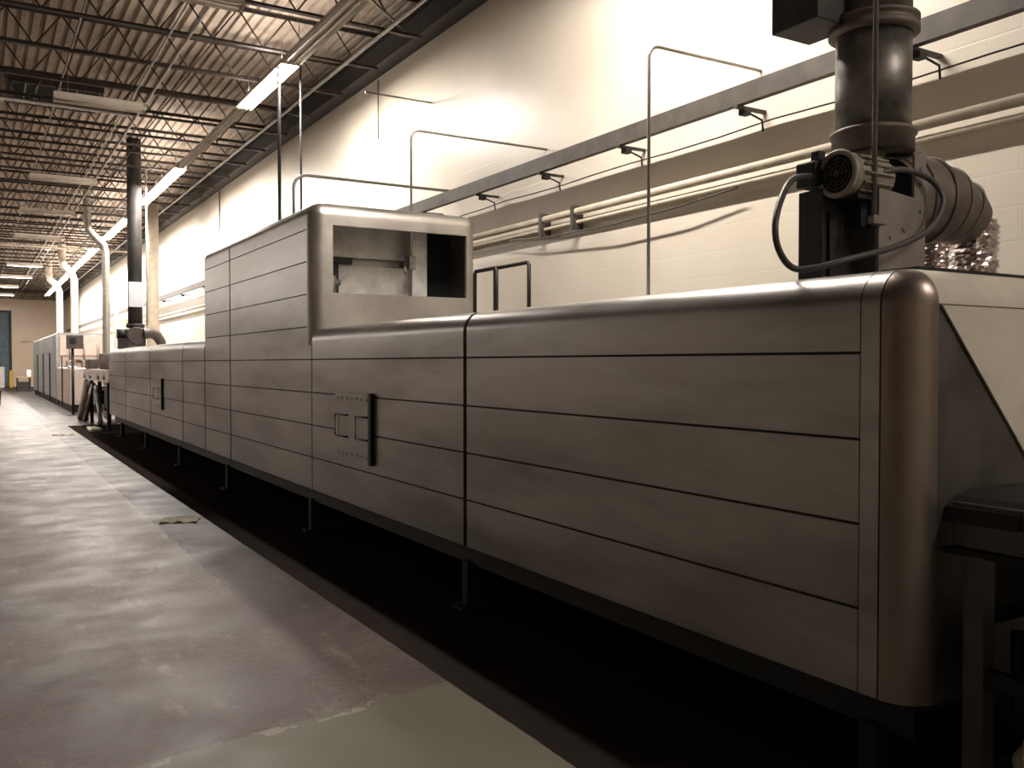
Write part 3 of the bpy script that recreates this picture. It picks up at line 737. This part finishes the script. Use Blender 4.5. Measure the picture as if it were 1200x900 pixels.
# ------------------------------------------------------------------ second machine
t = thing('cabinet_machine', (3.3, 42, 0), 'tall blue grey second machine standing beyond the oven along the same wall', 'machine')
for (y0, y1) in ((35.7, 38.6), (38.62, 42.4), (42.42, 46.2), (46.22, 50)):
    a = MB(); p, gi = outline(.25, 2.6, grooves=(1.35, 1.9), r=.1, x1=4.2); a.prism(p, lambda q, tt: (q[0], tt, q[1]), y0, y1)
    a.build('cabinet_section', M['blue_grey'], t, smooth=40)
MB().box(2.62, 4.1, 35.66, 35.695, .4, 2.5, .01).build('end_panel', M['pinkish'], t)
MB().box(2.62, 4.1, 35.64, 35.66, 1.75, 1.8).build('panel_seam', M['wood'], t)
MB().tube([(2.9, 35.62, 1.6), (4.0, 35.62, 1.6)], .05, 10).build('pipe_rail', M['cabinet_dark'], t)
for x in (2.95, 3.4, 3.85): MB().tube([(x, 35.6, 1.3), (x, 35.6, 2.2)], .035, 8).build('riser', M['galv_dirty'], t)
for x in (2.8, 3.3, 3.75): MB().box(x, x + .3, 35.3, 35.6, 1.36, 1.62, .05).build('drive_cover', M['galv_dirty'], t)
for y in (38.61, 42.41, 46.21): MB().box(2.46, 2.5, y - .05, y + .05, .1, 1.9).build('door_post', M['black'], t)
a = MB(); a.box(2.55, 4.1, 35.7, 50, 0, .25); a.build('plinth', M['frame'], t)
t = thing('low_cabinet', (3.1, 33, 0), 'low beige cabinet in front of the tall second machine', 'cabinet')
a = MB(); a.box(2.5, 3.7, 30.4, 35.6, .22, 1.36, .03); a.build('body', M['pinkish'], t)
a = MB(); a.box(2.47, 2.5, 33.0, 33.12, .12, 1.75); a.build('post', M['black'], t)
a = MB(); a.box(2.56, 3.6, 30.5, 35.5, 0, .22); a.build('plinth', M['frame'], t)
a = MB(); a.box(2.5, 2.7, 30.6, 31.4, 1.36, 1.42, .01); a.build('lid', M['signplate'], t)
t = thing('control_panel', (2.85, 29, 0), 'dark control box on a slim post between oven and second machine', 'control panel')
a = MB(); a.box(2.31, 2.75, 28.95, 29.2, 1.93, 2.33, .015); a.build('control_box', M['cabinet_dark'], t)
a = MB(); a.box(2.38, 2.55, 28.935, 28.95, 2.08, 2.25); a.build('display', M['void'], t)
a = MB(); a.tube([(2.47, 29.08, 0), (2.47, 29.08, 1.93)], .04, 10); a.box(2.3, 2.64, 28.9, 29.26, 0, .02); a.build('post', M['black'], t)
# conveyor
t = thing('conveyor', (3.2, 25.5, 0), 'discharge conveyor with pale bed and dark drive parts, just beyond the oven', 'conveyor')
a = MB(); a.box(2.55, 3.6, 21.3, 26.3, 1.25, 1.3); a.build('belt', M['belt'], t)
for x in (2.5, 3.6):
    MB().box(x, x + .05, 21.3, 26.3, 1.08, 1.36, .008).build('side_rail', M['belt'], t)
for x in (2.55, 3.57):
    for y in (21.6, 23.3, 25.0, 26.2):
        a = MB(); a.box(x - .04, x + .04, y - .04, y + .04, 0, 1.08); a.build('leg', M['frame'], t)
for y in (21.9, 23.0, 24.7, 26.0): MB().tube([(2.46, y, 1.2), (3.66, y, 1.2)], .07, 14).build('roller', M['galv'], t)
a = MB(); a.box(2.6, 3.3, 22.0, 22.9, .45, .95, .03); a.tube([(2.45, 23.4, .7), (2.9, 23.4, .7)], .16, 16); a.box(2.7, 3.6, 23.8, 25.8, .35, .9, .03); a.build('drive_unit', M['black'], t)
a = MB(); a.tube([(2.5, 22.6, .12), (2.48, 22.9, .5), (2.5, 23.6, .95)], .05, 10); a.build('hose', M['galv'], t)
a = MB(); a.tube([(2.42, 26.5, .05), (2.45, 26.0, .5), (2.5, 25.6, 1.0)], .085, 12); a.build('chute', M['belt'], t)
a = MB(); a.tube([(2.42, 25.2, .05), (2.5, 24.9, .6), (2.55, 24.6, 1.0)], .05, 12); a.build('hose', M['galv'], t)
a = MB(); a.box(2.5, 2.75, 25.2, 26.0, 1.36, 1.62, .03); a.tube([(2.7, 24.6, 1.53), (3.5, 24.6, 1.53)], .22, 20); a.build('infeed_roll', M['cabinet_dark'], t)
t = tag(MB().lathe([(.10, 0), (.13, .02), (.14, .16), (.06, .28), (.05, .3)], 14, Matrix.Translation((2.8, 22.6, 1.36)) ).build('drive_motor', M['wood'], smooth=40), 'small brown motor standing on the conveyor beside the oven end', 'motor')
tag(MB().box(2.16, 2.4, 21.6, 22.2, 0, .07, .02).box(2.2, 2.4, 22.3, 22.8, 0, .05, .02).build('rag_heap', M['paper']), 'pale scrap heap on the floor beside the conveyor end', 'scrap')

# ------------------------------------------------------------------ far clutter
t = thing('work_bench', (2.3, 55.7, 0), 'small dark bench standing against the far end of the second machine', 'bench')
MB().box(1.95, 2.65, 55.2, 56.2, .72, .78).build('top', M['wood'], t)
for x in (2.0, 2.6):
    for y in (55.25, 56.15): MB().box(x - .03, x + .03, y - .03, y + .03, 0, .72).build('leg', M['frame'], t)
MB().box(1.97, 2.63, 55.3, 56.1, .2, .5, .02).build('shelf_box', M['frame'], t)
tag(MB().box(2.45, 2.65, 55.4, 55.9, .78, 1.15, .02).build('carton', M['plastic']), 'white carton on the small bench by the far wall', 'carton')
a = MB(); a.lathe([(.09, 0), (.09, 1.0), (.07, 1.06), (.02, 1.09)], 16, Matrix.Translation((1.95, 64.0, 0)))
tag(a.build('bollard', M['yellow'], smooth=40), 'yellow safety bollard beside the far blue doorway', 'bollard')
a = MB(); a.box(1.25, 1.6, 63.4, 63.8, 0, 1.3, .04)
tag(a.build('white_bin', M['plastic']), 'white upright container in front of the blue doorway', 'container')
a = MB(); a.lathe([(.17, 0), (.2, .5), (.215, .52), (.215, .55)], 18, Matrix.Translation((.62, 36.9, 0)))
tag(a.build('waste_bin', M['black'], smooth=40), 'dark waste bin on the aisle floor at the left edge', 'bin')
for z, y in ((3.1, 60), (2.3, 60)):
    pass
a = MB(); a.tube([(2.6, YF - .03, 2.9), (4.6, YF - .03, 2.9)], .03, 8); tag(a.build('wall_pipe', M['paint_pipe']), 'pale pipe across the far wall', 'pipe')

# ------------------------------------------------------------------ floor litter
def sheet(cx, cy, lx, ly, ang, h=.02, name='paper_scrap', label=''):
    mb = MB(); nx, ny = 16, 8; g = []
    for i in range(nx + 1):
        r_ = []
        for j in range(ny + 1):
            x = (i / nx - .5) * lx; y = (j / ny - .5) * ly * (1 + .15 * math.sin(i * 1.3))
            X = cx + x * math.cos(ang) - y * math.sin(ang); Y = cy + x * math.sin(ang) + y * math.cos(ang)
            r_.append(mb.bm.verts.new((X, Y, .003 + h * (.5 + .5 * math.sin(i * .9 + j * 1.7)) * random.uniform(.5, 1))))
        g.append(r_)
    for i in range(nx):
        for j in range(ny): mb.bm.faces.new((g[i][j], g[i + 1][j], g[i + 1][j + 1], g[i][j + 1]))
    bmesh.ops.solidify(mb.bm, geom=mb.bm.faces[:], thickness=.002)
    return tag(mb.build(name, M['paper']), label, 'paper')
sheet(1.67, 8.95, .34, .3, -.35, label='crumpled pale strip of paper on the dark floor lane beside the oven')
sheet(1.6, 21.0, .42, .5, -.2, label='small pale scrap far down the dark floor lane')

# ------------------------------------------------------------------ camera, world, view
cam = bpy.data.cameras.new('camera'); cam.sensor_width = 36; cam.lens = 36 * 1050 / 1200; cam.clip_end = 200; cam.clip_start = .05
co = bpy.data.objects.new('camera', cam); C.objects.link(co); S.camera = co
co.location = (0, 0, 1.5)
co.rotation_euler = (PI / 2 - math.atan(24 / 1050), 0, -math.atan2(630, 1050))
W = bpy.data.worlds.new('world'); S.world = W; W.use_nodes = True
W.node_tree.nodes['Background'].inputs[0].default_value = (.05, .05, .055, 1)
W.node_tree.nodes['Background'].inputs[1].default_value = 1
vs = S.view_settings; vs.view_transform = 'Standard'; vs.look = 'None'; vs.gamma = 1; vs.use_curve_mapping = False; vs.exposure = 0.0
